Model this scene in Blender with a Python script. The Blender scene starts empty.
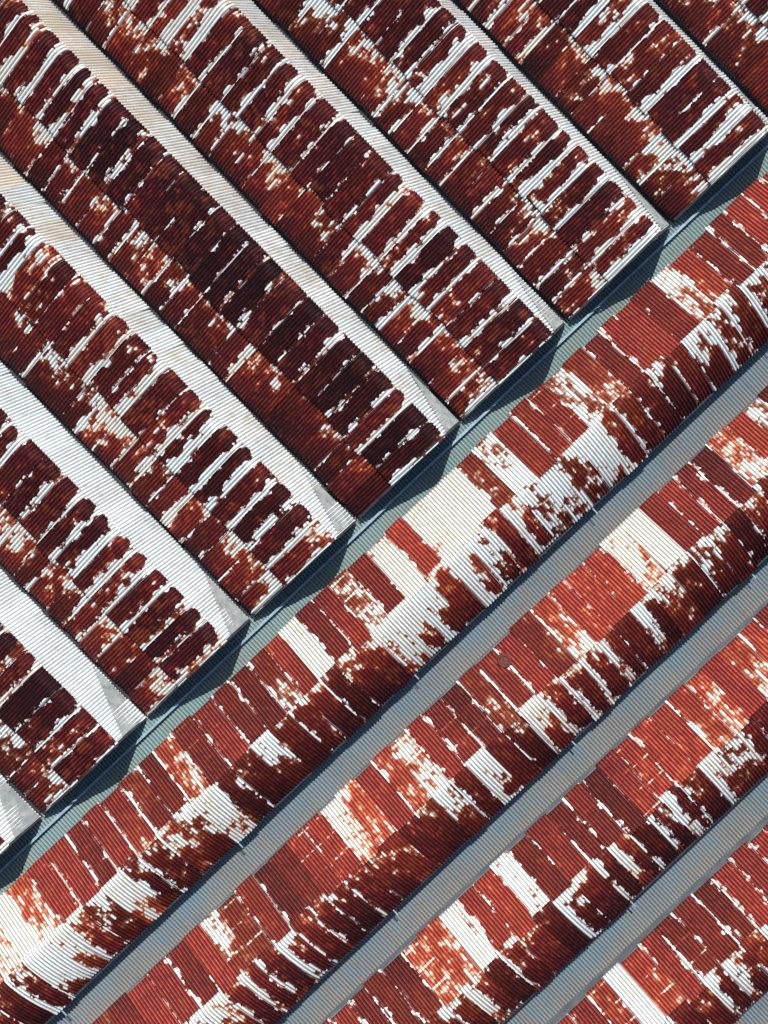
import bpy, math, numpy as np
from mathutils import Vector
rng=np.random.RandomState(31)
S=30.0; H=42.0
U=np.array([0.7267,0.6869]); V=np.array([0.6869,-0.7267]); V2=np.array([0.6965,-0.7175])
PITCH=0.116

def px2w(px,py,z=0.0):
    return np.array([(px-384)/S,(512-py)/S])*(H-z)/H
def w2px(p,z=0.0):
    q=p*H/(H-z); return q[0]*S+384,512-q[1]*S

scene=bpy.context.scene
# ---------------- node helpers
class NT:
    def __init__(s,name):
        s.m=bpy.data.materials.new(name); s.m.use_nodes=True
        s.t=s.m.node_tree; s.b=s.t.nodes['Principled BSDF']
    def new(s,k,**kw):
        n=s.t.nodes.new(k)
        for a,b in kw.items(): setattr(n,a,b)
        return n
    def set(s,sock,v):
        if isinstance(v,bpy.types.NodeSocket): s.t.links.new(v,sock)
        else: sock.default_value=v
    def math(s,op,a,b=0.0,c=None,clamp=False):
        n=s.new('ShaderNodeMath',operation=op); n.use_clamp=clamp
        s.set(n.inputs[0],a); s.set(n.inputs[1],b)
        if c is not None: s.set(n.inputs[2],c)
        return n.outputs[0]
    def attr(s,name):
        n=s.new('ShaderNodeAttribute'); n.attribute_name=name
        sp=s.new('ShaderNodeSeparateColor'); s.t.links.new(n.outputs['Color'],sp.inputs[0])
        return n,sp.outputs[0],sp.outputs[1],sp.outputs[2],n.outputs['Alpha']
    def vec(s,x,y,z):
        n=s.new('ShaderNodeCombineXYZ')
        for i,v in enumerate((x,y,z)): s.set(n.inputs[i],v)
        return n.outputs[0]
    def noise(s,v,scale=1.0,detail=3.0,rough=0.55):
        n=s.new('ShaderNodeTexNoise'); s.t.links.new(v,n.inputs['Vector'])
        n.inputs['Scale'].default_value=scale; n.inputs['Detail'].default_value=detail; n.inputs['Roughness'].default_value=rough
        return n.outputs[0]
    def smooth(s,v,a,b,lo=0.0,hi=1.0):
        n=s.new('ShaderNodeMapRange',interpolation_type='SMOOTHSTEP')
        s.set(n.inputs[0],v); s.set(n.inputs[1],a); s.set(n.inputs[2],b); s.set(n.inputs[3],lo); s.set(n.inputs[4],hi)
        return n.outputs[0]
    def ramp(s,v,pts):
        n=s.new('ShaderNodeValToRGB'); e=n.color_ramp.elements
        while len(e)<len(pts): e.new(0.5)
        for i,(p,c) in enumerate(pts):
            e[i].position=p; e[i].color=(c[0],c[1],c[2],1)
        s.set(n.inputs[0],v); return n.outputs[0]
    def mix(s,f,a,b,mode='MIX'):
        n=s.new('ShaderNodeMix',data_type='RGBA',blend_type=mode)
        s.set(n.inputs[0],f); s.set(n.inputs[6],a); s.set(n.inputs[7],b)
        return n.outputs[2]

def rust_material():
    m=NT('rusted_corrugated_iron')
    _,s_,t_,rnd,lvl=m.attr('A')
    _,kind,sw,corr,grad=m.attr('B')
    _,x,y,seed,_a=m.attr('C')
    M=m.math
    xq=M('FLOOR',M('ADD',M('DIVIDE',x,PITCH),.5))      # one value per corrugation
    N1=m.noise(m.vec(M('MULTIPLY',x,2.2),M('MULTIPLY',y,1.5),seed),1,2,.5)
    N2=m.noise(m.vec(M('MULTIPLY',xq,1.3),M('MULTIPLY',y,2.2),seed),1,3,.66)
    N3=m.noise(m.vec(M('MULTIPLY',x,14),M('MULTIPLY',y,6.0),seed),1,3,.7)
    n1=M('SUBTRACT',N1,.5); n2=M('SUBTRACT',N2,.5); n3=M('SUBTRACT',N3,.5)
    e=M('MINIMUM',M('SUBTRACT',s_,sw),M('SUBTRACT',1.03,s_))
    e=M('ADD',e,M('MULTIPLY',n2,.75))
    e=M('ADD',e,M('MULTIPLY',n1,.55))
    e=M('ADD',e,M('MULTIPLY',n3,.16))
    cr=m.smooth(t_,.86,1.0); cr=M('MULTIPLY',M('MULTIPLY',cr,cr),M('MULTIPLY',sw,.5))
    e=M('SUBTRACT',e,cr)
    strip=m.smooth(e,-.012,.02,1.0,0.0)
    R=M('ADD',lvl,M('MULTIPLY',n1,M('SUBTRACT',1.0,M('MULTIPLY',kind,.60))))
    R=M('ADD',R,M('MULTIPLY',n2,M('SUBTRACT',.92,M('MULTIPLY',kind,.22))))
    R=M('ADD',R,M('MULTIPLY',n3,.27))
    R=M('ADD',R,M('MULTIPLY',grad,M('SUBTRACT',t_,.5)))
    pw=M('ABSOLUTE',M('SUBTRACT',M('FRACT',M('ADD',M('MULTIPLY',y,1.45),.3)),.5))
    pw=m.smooth(pw,.0,.09,1,0)
    pr=M('MULTIPLY',pw,m.smooth(M('FRACT',M('MULTIPLY',rnd,7.31)),.60,.85,0.0,.42))
    pr=M('MULTIPLY',pr,m.smooth(N2,.45,.60,0,1))
    pr=M('MULTIPLY',pr,m.smooth(kind,0,1,.35,1))
    R=M('SUBTRACT',R,pr)
    stripon=M('GREATER_THAN',sw,.02)
    R=M('SUBTRACT',R,M('MULTIPLY',M('MULTIPLY',strip,stripon),.48))
    zinc=m.mix(m.smooth(M('ADD',N2,M('MULTIPLY',rnd,.35)),.45,.9,0,.75),(.78,.86,.88,1),(.76,.70,.58,1))
    zinc=m.mix(m.smooth(N3,.52,.68,0,.5),zinc,(.42,.37,.33,1))
    dark=m.ramp(R,[(0,(1,1,1)),(.395,(.98,.95,.90)),(.412,(.74,.34,.17)),(.435,(.38,.085,.026)),(.49,(.215,.028,.011)),(.60,(.120,.011,.010)),(.76,(.058,.005,.008)),(1,(.020,.003,.006))])
    red=m.ramp(R,[(0,(1,1,1)),(.39,(.95,.9,.8)),(.42,(.78,.34,.18)),(.46,(.46,.10,.040)),(.57,(.31,.036,.019)),(.75,(.21,.021,.016)),(1,(.09,.009,.010))])
    col=m.mix(kind,dark,red)
    isz=m.smooth(R,.385,.415,1,0)
    col=m.mix(isz,col,zinc,'MULTIPLY')
    bl=M('MULTIPLY',m.smooth(M('ADD',M('MULTIPLY',N1,.6),M('MULTIPLY',N2,.4)),.51,.64,0,.5),M('SUBTRACT',1.0,isz))
    bl=M('MULTIPLY',bl,m.smooth(M('FRACT',M('MULTIPLY',rnd,13.7)),.2,.9,.35,1.2))
    col=m.mix(bl,col,(.30,.050,.018,1))
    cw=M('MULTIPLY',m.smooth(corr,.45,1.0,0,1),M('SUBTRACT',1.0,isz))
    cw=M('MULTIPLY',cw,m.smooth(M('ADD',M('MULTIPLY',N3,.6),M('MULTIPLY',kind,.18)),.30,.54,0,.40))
    col=m.mix(cw,col,(.56,.15,.11,1))  # pinkish highlight painted onto the rusty crests
    tone=m.smooth(rnd,0,1,.60,1.22)
    tone=m.mix(isz,tone,(1,1,1,1))
    t2=M('MULTIPLY',m.smooth(N3,.3,.7,.80,1.16),m.smooth(corr,-1,.8,.34,1.16))  # troughs painted darker to deepen the corrugation shading
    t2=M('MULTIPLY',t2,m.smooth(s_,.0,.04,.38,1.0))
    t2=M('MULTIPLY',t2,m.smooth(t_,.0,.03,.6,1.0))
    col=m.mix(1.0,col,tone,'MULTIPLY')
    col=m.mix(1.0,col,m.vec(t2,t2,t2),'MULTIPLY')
    m.set(m.b.inputs['Base Color'],col)
    m.set(m.b.inputs['Roughness'],m.smooth(R,.36,.5,.34,.7))
    m.set(m.b.inputs['Specular IOR Level'],m.smooth(R,.36,.5,.6,.18))
    return m.m

def zinc_material(name,base,stain,grey,amt,blk=1.0,edge=0.0):
    m=NT(name); M=m.math
    _,s_,t_,rnd,lvl=m.attr('A')
    _,kind,sw,corr,grad=m.attr('B')
    _,x,y,seed,_a=m.attr('C')
    N1=m.noise(m.vec(M('MULTIPLY',x,.5),M('MULTIPLY',y,.9),0.0),1,4,.6)
    N2=m.noise(m.vec(M('MULTIPLY',x,12),M('MULTIPLY',y,1.6),seed),1,4,.65)
    N3=m.noise(m.vec(M('MULTIPLY',x,30),M('MULTIPLY',y,20),seed),1,2,.65)
    v=M('ADD',M('MULTIPLY',N1,.6),M('MULTIPLY',N2,.6)); v=M('ADD',v,M('SUBTRACT',M('MULTIPLY',lvl,.5),.1))
    v=M('ADD',v,M('MULTIPLY',M('POWER',t_,3.0),edge))
    col=m.mix(m.smooth(v,.52,.85,0,amt),base+(1,),stain+(1,))
    col=m.mix(m.smooth(N1,.5,.7,0,.5),col,grey+(1,))
    col=m.mix(m.smooth(M('ADD',N3,M('MULTIPLY',N2,.7)),.96,1.10,0,.75),col,(.22,.10,.06,1))
    tone=M('MULTIPLY',m.smooth(rnd,0,1,1-.1*blk,1+.06*blk),m.smooth(corr,-1,.8,.48,1.10))  # troughs also darkened in the colour, adding to the corrugation shading
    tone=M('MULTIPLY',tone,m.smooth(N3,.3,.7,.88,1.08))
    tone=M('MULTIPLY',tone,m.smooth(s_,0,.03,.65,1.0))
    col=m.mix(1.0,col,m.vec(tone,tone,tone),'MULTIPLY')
    m.set(m.b.inputs['Base Color'],col); m.b.inputs['Roughness'].default_value=.38
    m.b.inputs['Specular IOR Level'].default_value=.5
    return m.m

def plain(name,c1,c2,scale=3,rough=.8):
    m=NT(name); tc=m.new('ShaderNodeTexCoord')
    n=m.noise(tc.outputs['Object'],scale,5,.65)
    col=m.ramp(n,[(.3,c1),(.7,c2)])
    m.set(m.b.inputs['Base Color'],col); m.b.inputs['Roughness'].default_value=rough
    return m.m

RUST=rust_material()
WHITE=zinc_material('galvanised_corrugated_iron',(.80,.87,.89),(.74,.62,.46),(.60,.73,.79),.85)
STRIP=zinc_material('weathered_gutter_sheet',(.165,.245,.29),(.30,.235,.18),(.12,.195,.245),.6,.4,.30)
TEAL=zinc_material('boundary_gutter_sheet',(.17,.28,.29),(.30,.28,.19),(.11,.21,.23),.5,.4,.1)
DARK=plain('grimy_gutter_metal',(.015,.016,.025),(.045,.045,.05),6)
WALL=plain('painted_wall',(.10,.12,.14),(.22,.24,.25),1.5)
FLASH=plain('flashing_metal',(.16,.28,.37),(.34,.46,.54),4,.5)
PLATE=plain('grey_shade_plate',(.18,.22,.23),(.44,.45,.42),3.5,.6)  # grey for the added triangles that stand in for shade
GROUND=plain('ground_dirt',(.10,.09,.075),(.2,.18,.15),.4,.95)

class Acc:
    def __init__(s): s.v=[];s.f=[];s.A=[];s.B=[];s.C=[];s.n=0
    def sheet(s,org,L,A,l0,l1,prof,zoff,yaw,rnd,lvl,kind,sw,grad,seed,tilt=.016,samp=5,amp=.023):
        w=l1-l0; n=max(4,int(round(w/PITCH))*samp+1)
        l=np.linspace(l0,l1,n); sl=(l-l0)/w
        prof=np.asarray(prof,float); m=len(prof)
        d=np.gradient(prof,axis=0); nn=np.stack([-d[:,1],d[:,0]],1); nn/=np.linalg.norm(nn,axis=1)[:,None]
        if nn[:,1].sum()<0: nn=-nn
        seg=np.r_[0,np.cumsum(np.linalg.norm(np.diff(prof,axis=0),axis=1))]; t=seg/seg[-1]
        ph=np.cos(2*np.pi*l/PITCH)
        c=ph*amp
        aa=prof[:,0][None,:]+c[:,None]*nn[:,0][None,:]
        zz=prof[:,1][None,:]+c[:,None]*nn[:,1][None,:]+zoff+tilt*sl[:,None]
        ll=np.repeat(l[:,None],m,1)
        ll=ll+yaw*(aa-prof[0,0]); aa=aa-yaw*(ll-l0)
        P=org[None,None,:]+ll[:,:,None]*L[None,None,:]+aa[:,:,None]*A[None,None,:]
        vv=np.concatenate([P,zz[:,:,None]],2).reshape(-1,3)
        i=np.arange(n-1)[:,None]*m+np.arange(m-1)[None,:]; i=i.ravel()+s.n
        f=np.stack([i,i+m,i+m+1,i+1],1)
        cr=np.cross(vv[f[0,1]-s.n]-vv[f[0,0]-s.n],vv[f[0,3]-s.n]-vv[f[0,0]-s.n])
        if cr[2]<0: f=f[:,::-1]
        one=np.ones((n,m))
        s.v.append(vv); s.f.append(f)
        s.A.append(np.stack([sl[:,None]*one,t[None,:]*one,rnd*one,lvl*one],2).reshape(-1,4))
        s.B.append(np.stack([kind*one,sw*one,ph[:,None]*one,grad*one],2).reshape(-1,4))
        s.C.append(np.stack([l[:,None]*one,seg[None,:]*one,seed*one,one],2).reshape(-1,4))
        s.n+=n*m
    def make(s,name,mat,parent):
        v=np.concatenate(s.v); f=np.concatenate(s.f)
        me=bpy.data.meshes.new(name)
        me.vertices.add(len(v)); me.vertices.foreach_set('co',v.ravel())
        me.loops.add(f.size); me.loops.foreach_set('vertex_index',f.ravel().astype(np.int32))
        me.polygons.add(len(f)); me.polygons.foreach_set('loop_start',np.arange(0,f.size,4,dtype=np.int32))
        me.polygons.foreach_set('loop_total',np.full(len(f),4,dtype=np.int32))
        me.update(calc_edges=True)
        for nm,arr in (('A',s.A),('B',s.B),('C',s.C)):
            a=me.attributes.new(nm,'FLOAT_COLOR','POINT'); a.data.foreach_set('color',np.concatenate(arr).ravel().astype(np.float32))
        me.polygons.foreach_set('use_smooth',np.ones(len(f),dtype=bool))
        me.materials.append(mat)
        o=bpy.data.objects.new(name,me); scene.collection.objects.link(o); o.parent=parent
        return o

def mesh(name,v,f,mat,parent):
    me=bpy.data.meshes.new(name); me.from_pydata([tuple(map(float,p)) for p in v],[],f); me.update()
    me.materials.append(mat); o=bpy.data.objects.new(name,me); scene.collection.objects.link(o); o.parent=parent; return o
class Boxes:
    def __init__(s): s.v=[];s.f=[]
    def add(s,org,L,A,l0,l1,a0,a1,z0,z1):
        b=len(s.v)
        for z in (z0,z1):
            for l,a in ((l0,a0),(l1,a0),(l1,a1),(l0,a1)):
                p=org+L*l+A*a; s.v.append((p[0],p[1],z))
        s.f+= [tuple(b+i for i in q) for q in ((0,3,2,1),(4,5,6,7),(0,1,5,4),(1,2,6,5),(2,3,7,6),(3,0,4,7))]
def empty(name):
    e=bpy.data.objects.new(name,None); scene.collection.objects.link(e); return e

BLOB=[(190,240,60,.14),(250,320,60,.16),(330,420,60,.12),(390,440,50,.08),(320,230,50,.05),(110,140,50,.10),(420,370,50,.08),(340,140,40,.06),(150,190,50,.08),
(30,240,45,-.10),(75,300,50,-.12),(120,370,40,-.08),(190,15,40,-.16),(470,60,40,-.12),(480,130,35,-.12),(660,185,35,-.22),(600,80,60,-.08),(400,225,50,-.12),
(450,290,40,-.11),(500,270,30,-.08),(90,530,40,-.12),(140,590,40,-.10),(220,440,40,-.10),(260,530,40,-.08),(30,60,40,-.08),(380,60,50,-.05),(700,60,60,-.05),(560,190,40,-.08),(610,250,30,-.05),(290,30,50,-.05),(260,270,18,-.10),(330,350,20,-.10),(380,410,20,-.1)]
def blob(px,py,L=BLOB):
    d=0
    for x,y,r,a in L: d+=a*math.exp(-((px-x)**2+(py-y)**2)/(r*r))
    return d

# =================== SAWTOOTH BUILDING
saw=empty('sawtooth_roof_factory')
P0=px2w(45,812)
step=(px2w(672,222)-px2w(45,812))/6.0
Wd=float(np.linalg.norm(step)); Ub=step/Wd
Lb=-V2
RID=3.76; HR=2.0; SEAM=1.50; Z0=.28
low=[(0.0,Z0-.05),(.12,Z0+.07)]+[(a,Z0+(HR-Z0)*((a/RID)**.92)) for a in np.linspace(.4,SEAM+.08,4)]
up=[]
for a in np.linspace(SEAM,RID-.45,6): up.append((a,Z0+(HR-Z0)*((a/RID)**.92)))
x0,z0=up[-1]; sl=(up[-1][1]-up[-2][1])/(up[-1][0]-up[-2][0]); th0=math.atan(sl)
cur=np.array([x0,z0])
for th in np.linspace(th0,-math.radians(58),8)[1:]:
    cur=cur+np.array([math.cos(th),math.sin(th)])*.085; up.append(tuple(cur))
RE=up[-1]
WB=Wd-.17
SW=.80
gut=Boxes()
MG=210
for k in range(-3,10):
    org=P0+step*k
    ex_,ey_=w2px(org)
    LEN=max(9.0,min((ex_+MG)/.6965,(ey_+MG)/.7175)/S)
    a_r=Acc(); a_w=Acc()
    l=-.02
    n=int(LEN/SW)+1
    bay_lvl={0:.66,1:.66,2:.63,3:.69,4:.65,5:.63,6:.62}.get(k,.63)
    swm=.2; tonem=.5
    for i in range(n):
        step_l=SW+rng.uniform(-.12,.12)
        la=l; lb=l+step_l+.05; l+=step_l
        c=org+Lb*(la+.4)+Ub*2.6; px,py=w2px(c,1.3)
        c2=org+Lb*(la+.4)+Ub*.8; qx,qy=w2px(c2,.6)
        b=blob(px,py)
        lv=bay_lvl+b*.8+rng.normal(0,.06)
        ex=rng.uniform(-.12,.12)
        pr=[(a,z) for a,z in up]; pr[0]=(pr[0][0]+ex*.8,pr[0][1]+ex*.35)
        swm=.6*swm+.4*rng.beta(1.3,2.3)*.62
        sw=float(np.clip(.35*swm+.65*rng.beta(1.1,2.3)*.64-b*1.0,.03,.7))
        if rng.rand()<.16: sw=.03
        tonem=.55*tonem+.45*rng.rand()
        tn=float(np.clip(tonem-max(b,0)*2.0+rng.normal(0,.22),0,1))
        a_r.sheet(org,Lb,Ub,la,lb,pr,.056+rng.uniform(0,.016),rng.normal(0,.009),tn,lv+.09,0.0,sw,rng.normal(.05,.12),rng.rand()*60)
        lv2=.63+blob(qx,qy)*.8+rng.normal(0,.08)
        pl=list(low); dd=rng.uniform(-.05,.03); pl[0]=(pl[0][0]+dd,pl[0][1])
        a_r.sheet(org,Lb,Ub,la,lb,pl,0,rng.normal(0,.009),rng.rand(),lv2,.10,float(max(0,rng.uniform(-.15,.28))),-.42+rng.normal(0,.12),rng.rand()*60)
    l=-.02
    while l<LEN:
        w=.82
        stain=.25+.5*math.exp(-((l-22)/9)**2) if k>=2 else .1
        zt=RE[1]-.03
        a_w.sheet(org,Lb,Ub,l,l+w+.05,[(RE[0]-.10,zt+.12),(RE[0]+.0,zt-.02),((RE[0]+WB)/2,zt*.5+.05),(WB+rng.uniform(-.03,.03),.10)],0,rng.normal(0,.003),rng.rand(),stain*rng.uniform(.6,1.3),0,0,0,rng.rand()*40)
        l+=w
    a_r.make('rust_roof_sheets',RUST,saw); a_w.make('steep_side_sheets',WHITE,saw)
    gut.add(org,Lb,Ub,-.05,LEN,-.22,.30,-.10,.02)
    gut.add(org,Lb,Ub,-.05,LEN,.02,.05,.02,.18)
    prof=[(0.05,Z0-.05),(SEAM,low[-1][1]-.07),(RID-.45,z0-.06),(RE[0]-.2,HR-.12),(RE[0]-.06,RE[1]-.03),(WB-.03,.06)]
    vs=[]
    for dl in (.06,.14):
        for a,z in [(0.05,-7.0)]+prof+[(WB-.03,-7.0)]:
            p=org+Lb*dl+Ub*a; vs.append((p[0],p[1],z))
    m=len(prof)+2
    fs=[tuple(range(m)),tuple(range(2*m-1,m-1,-1))]+[(i,i+m,(i+1)%m+m,(i+1)%m) for i in range(m)]
    mesh('gable_end_wall',vs,fs,WALL,saw)
    fl=[(0.0,Z0+.03)]+[(a,z+.078) for a,z in up]+[(WB,.16)]
    vs=[];fs=[]
    for j,(a,z) in enumerate(fl):
        jx=rng.uniform(-.025,.025)
        for dl,dz in ((-.06+jx,-.12),(-.06+jx,.0),(.02+jx,.0)):
            p=org+Lb*dl+Ub*a; vs.append((p[0],p[1],z+dz))
    for j in range(len(fl)-1):
        for q in (0,1): fs.append((j*3+q,j*3+q+1,j*3+q+4,j*3+q+3))
    mesh('barge_flashing',vs,fs,DARK,saw)
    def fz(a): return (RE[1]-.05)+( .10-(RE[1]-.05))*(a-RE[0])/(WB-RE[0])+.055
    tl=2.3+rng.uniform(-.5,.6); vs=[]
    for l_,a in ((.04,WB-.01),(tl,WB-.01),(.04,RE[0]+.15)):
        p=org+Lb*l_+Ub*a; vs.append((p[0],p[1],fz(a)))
    mesh('end_shade_plate',vs,[(0,1,2)],PLATE,saw)  # added triangle, shade at the bay end given as a grey plate
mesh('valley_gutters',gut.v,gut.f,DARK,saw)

# =================== GABLED SPANS
gab=empty('gable_roof_warehouse')
G=.75; GR=.85; zs=-.05
f1=(H-G)/H
EAVE=[16,173,331,490,648]
rw=2.16; tw=4.04
up2=[(a,G+GR*(a/rw)) for a in np.linspace(0,rw+.03,5)]
def lowz(x): return G+GR-(GR+.18)*(.35*x+.65*x*x)
lo2=[(rw-.16,G+GR-.035),(rw-.05,G+GR+.0)]+[(rw+(tw-rw)*x,lowz(x)+.01) for x in np.linspace(.06,1,8)]
PALE=[(582,390,15,-.6),(500,468,15,-.45),(470,495,17,-.6),(448,512,17,-.6),(430,525,15,-.5),(395,572,14,-.5),(310,648,14,-.5),(15,925,26,-.6),(765,215,20,-.1),(690,290,30,-.05),
(655,540,14,-.5),(495,692,13,-.5),(412,770,14,-.5),(358,822,14,-.5),(548,632,18,-.28),(240,940,30,-.16),(525,885,13,-.5),(465,930,13,-.6),(437,962,13,-.6),(590,640,10,-.2),
(630,1000,13,-.5),(592,1015,12,-.5),(700,700,40,-.05),(560,860,20,-.1),(745,430,25,-.12),(140,800,25,-.10),(650,760,15,-.1),(540,430,10,-.1),(620,345,12,-.1),(715,610,12,-.4),(690,860,12,-.25),(755,800,12,-.3)]
PALE2=[(720,330,50,-.12),(560,480,50,-.12),(600,450,40,-.14),(650,400,40,-.06),(420,620,40,-.05),(190,850,30,-.2),(100,920,30,-.14),(40,975,30,-.16),(480,760,40,-.10),(540,720,40,-.03),(270,770,40,.02),(700,560,40,.08),(640,650,40,.08),(440,850,40,.10),(380,680,40,.04),(330,720,40,.06),(380,910,40,.05),(600,900,60,.08),(700,820,60,.06)]
strips=Acc(); teal=Acc(); gg=Boxes(); fasc=Boxes(); brk=Boxes()
O=np.array([0.,0.])
def urange(vpx):
    us=[u for u in np.arange(-1100,1100,10) if -MG<384+u*.7267+vpx*.6869<768+MG and -MG<512-u*.6869+vpx*.7267<1024+MG]
    return min(us)/S,max(us)/S
for gi,e in enumerate(EAVE):
    org=V*(e/S*f1)
    LG0,LG1=urange(e+60)
    a1=Acc(); l=LG0+rng.uniform(0,.5); runlen=0; runlv=0; runt=.5
    while l<LG1:
        w=.80+rng.uniform(-.10,.10)
        c=org+U*(l+.4)+V*1.05; px,py=w2px(c,1.2)
        c2=org+U*(l+.4)+V*3.1; qx,qy=w2px(c2,1.2)
        b=blob(px,py,PALE)
        if runlen<=0: runlen=rng.randint(1,6); runlv=rng.normal(0,.045); runt=rng.rand()
        runlen-=1
        lv=.72+b+runlv+rng.normal(0,.035)
        if rng.rand()<.08: lv-=rng.uniform(.10,.30)
        p=list(up2); p[0]=(p[0][0]+rng.uniform(-.08,.05),p[0][1])
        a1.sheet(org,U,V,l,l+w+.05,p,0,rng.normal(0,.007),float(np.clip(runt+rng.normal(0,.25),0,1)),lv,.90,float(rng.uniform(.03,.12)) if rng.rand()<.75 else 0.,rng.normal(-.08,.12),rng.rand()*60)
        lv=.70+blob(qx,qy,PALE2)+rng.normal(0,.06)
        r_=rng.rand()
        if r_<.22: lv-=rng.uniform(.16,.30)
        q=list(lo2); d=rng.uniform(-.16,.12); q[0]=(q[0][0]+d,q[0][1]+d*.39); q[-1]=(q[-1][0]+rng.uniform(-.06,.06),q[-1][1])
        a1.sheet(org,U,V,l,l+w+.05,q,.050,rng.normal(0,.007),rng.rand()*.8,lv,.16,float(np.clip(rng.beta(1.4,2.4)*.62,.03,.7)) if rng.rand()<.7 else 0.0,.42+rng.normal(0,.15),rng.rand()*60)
        l+=w
    a1.make('rust_roof_sheets',RUST,gab)
    nxt=(e+158)/S*f1
    v0=tw-.35; v1=nxt-e/S*f1+.12
    l=LG0
    while l<LG1:
        w=1.0
        strips.sheet(org,U,V,l,l+w+.05,[(v0,zs+.06),((v0+v1)/2,zs+.03),(v1-.3,zs+.01),(v1,zs)],0,rng.normal(0,.002),rng.rand(),rng.uniform(.1,.35),0,0,0,rng.rand()*40,tilt=.012)
        l+=w
    gg.add(org,U,V,LG0,LG1,tw-.10,tw+.05,G-.28,G-.20)
    fasc.add(org,U,V,LG0,LG1,tw-.28,tw-.20,-7,G-.20)
    fasc.add(org,U,V,LG0,LG1,.06,.12,-7,G-.04)
    fasc.add(org,U,V,LG0,LG1,.01,.04,G-.18,G-.03)
    for l in np.arange(LG0+rng.uniform(0,3),LG1,7.3+rng.rand()):
        brk.add(org,U,V,l,l+.04,tw-.02,tw+.26+rng.uniform(-.05,.08),G-.20,G-.17)
strips.make('valley_roof_sheets',STRIP,gab)
mesh('eave_gutters',gg.v,gg.f,DARK,gab); mesh('side_walls',fasc.v,fasc.f,WALL,gab); mesh('gutter_brackets',brk.v,brk.f,FLASH,gab)

bnd=empty('box_gutter')
LG0,LG1=urange(5)
l=LG0
while l<LG1:
    teal.sheet(O,U,V,l,l+1.05,[(-.55,zs+.05),(.1,zs+.12),(.75,zs+.16)],0,rng.normal(0,.002),rng.rand(),rng.uniform(.1,.35),0,0,0,rng.rand()*40,tilt=.012)
    l+=1.0
teal.make('gutter_lining',TEAL,bnd)
bb=Boxes(); bb.add(O,U,V,LG0,LG1,-.12,-.04,zs-.1,.24); mesh('gutter_lip',bb.v,bb.f,FLASH,bnd)
bb=Boxes(); bb.add(O,U,V,LG0,LG1,.60,.66,zs-.3,.28); mesh('gutter_side',bb.v,bb.f,DARK,bnd)

def ring(cx,cy,name):
    c=px2w(cx,cy,1.3); vs=[];fs=[];n=28
    o=V*(EAVE[1]/S*f1); a=float((c-o)@V); zc=G+GR*a/rw+.015
    rad=[(.0,.035),(.10,.03),(.14,.03),(.17,.06),(.20,.06),(.24,.0)]
    for r_,z_ in rad:
        for i in range(n):
            t=2*math.pi*i/n; du,dv=r_*math.cos(t),r_*math.sin(t)
            p=c+U*du+V*dv; vs.append((p[0],p[1],zc+z_+dv*GR/rw))
    for j in range(len(rad)-1):
        for i in range(n): fs.append((j*n+i,j*n+(i+1)%n,(j+1)*n+(i+1)%n,(j+1)*n+i))
    return mesh(name,vs,fs,plain('rusted_cap',(.03,.010,.008),(.20,.04,.025),14),gab)
ring(505,662,'round_roof_vent')

s_=600; mesh('ground',[(-s_,-s_,-7.0),(s_,-s_,-7.0),(s_,s_,-7.0),(-s_,s_,-7.0)],[(0,1,2,3)],GROUND,None)

az=math.radians(0); el=math.radians(55)
d=(math.sin(az)*math.cos(el),math.cos(az)*math.cos(el),math.sin(el))
sun=bpy.data.lights.new('sun','SUN'); sun.energy=5.0; sun.angle=math.radians(.5); sun.color=(1,.97,.92)
so=bpy.data.objects.new('sun',sun); scene.collection.objects.link(so)
so.rotation_euler=Vector(d).to_track_quat('Z','Y').to_euler(); so.location=(0,20,30)
w=bpy.data.worlds.new('World'); scene.world=w; w.use_nodes=True
nt=w.node_tree; sky=nt.nodes.new('ShaderNodeTexSky'); sky.sky_type='NISHITA'; sky.sun_disc=False
sky.sun_elevation=el; sky.sun_rotation=az
nt.links.new(sky.outputs[0],nt.nodes['Background'].inputs[0]); nt.nodes['Background'].inputs[1].default_value=.10
cam=bpy.data.cameras.new('camera'); co=bpy.data.objects.new('camera',cam); scene.collection.objects.link(co)
co.location=(0,0,H); cam.sensor_fit='HORIZONTAL'; cam.sensor_width=36; cam.lens=36*H/25.6; cam.clip_end=2000
scene.camera=co
scene.view_settings.view_transform='Standard'; scene.view_settings.look='None'; scene.view_settings.exposure=0
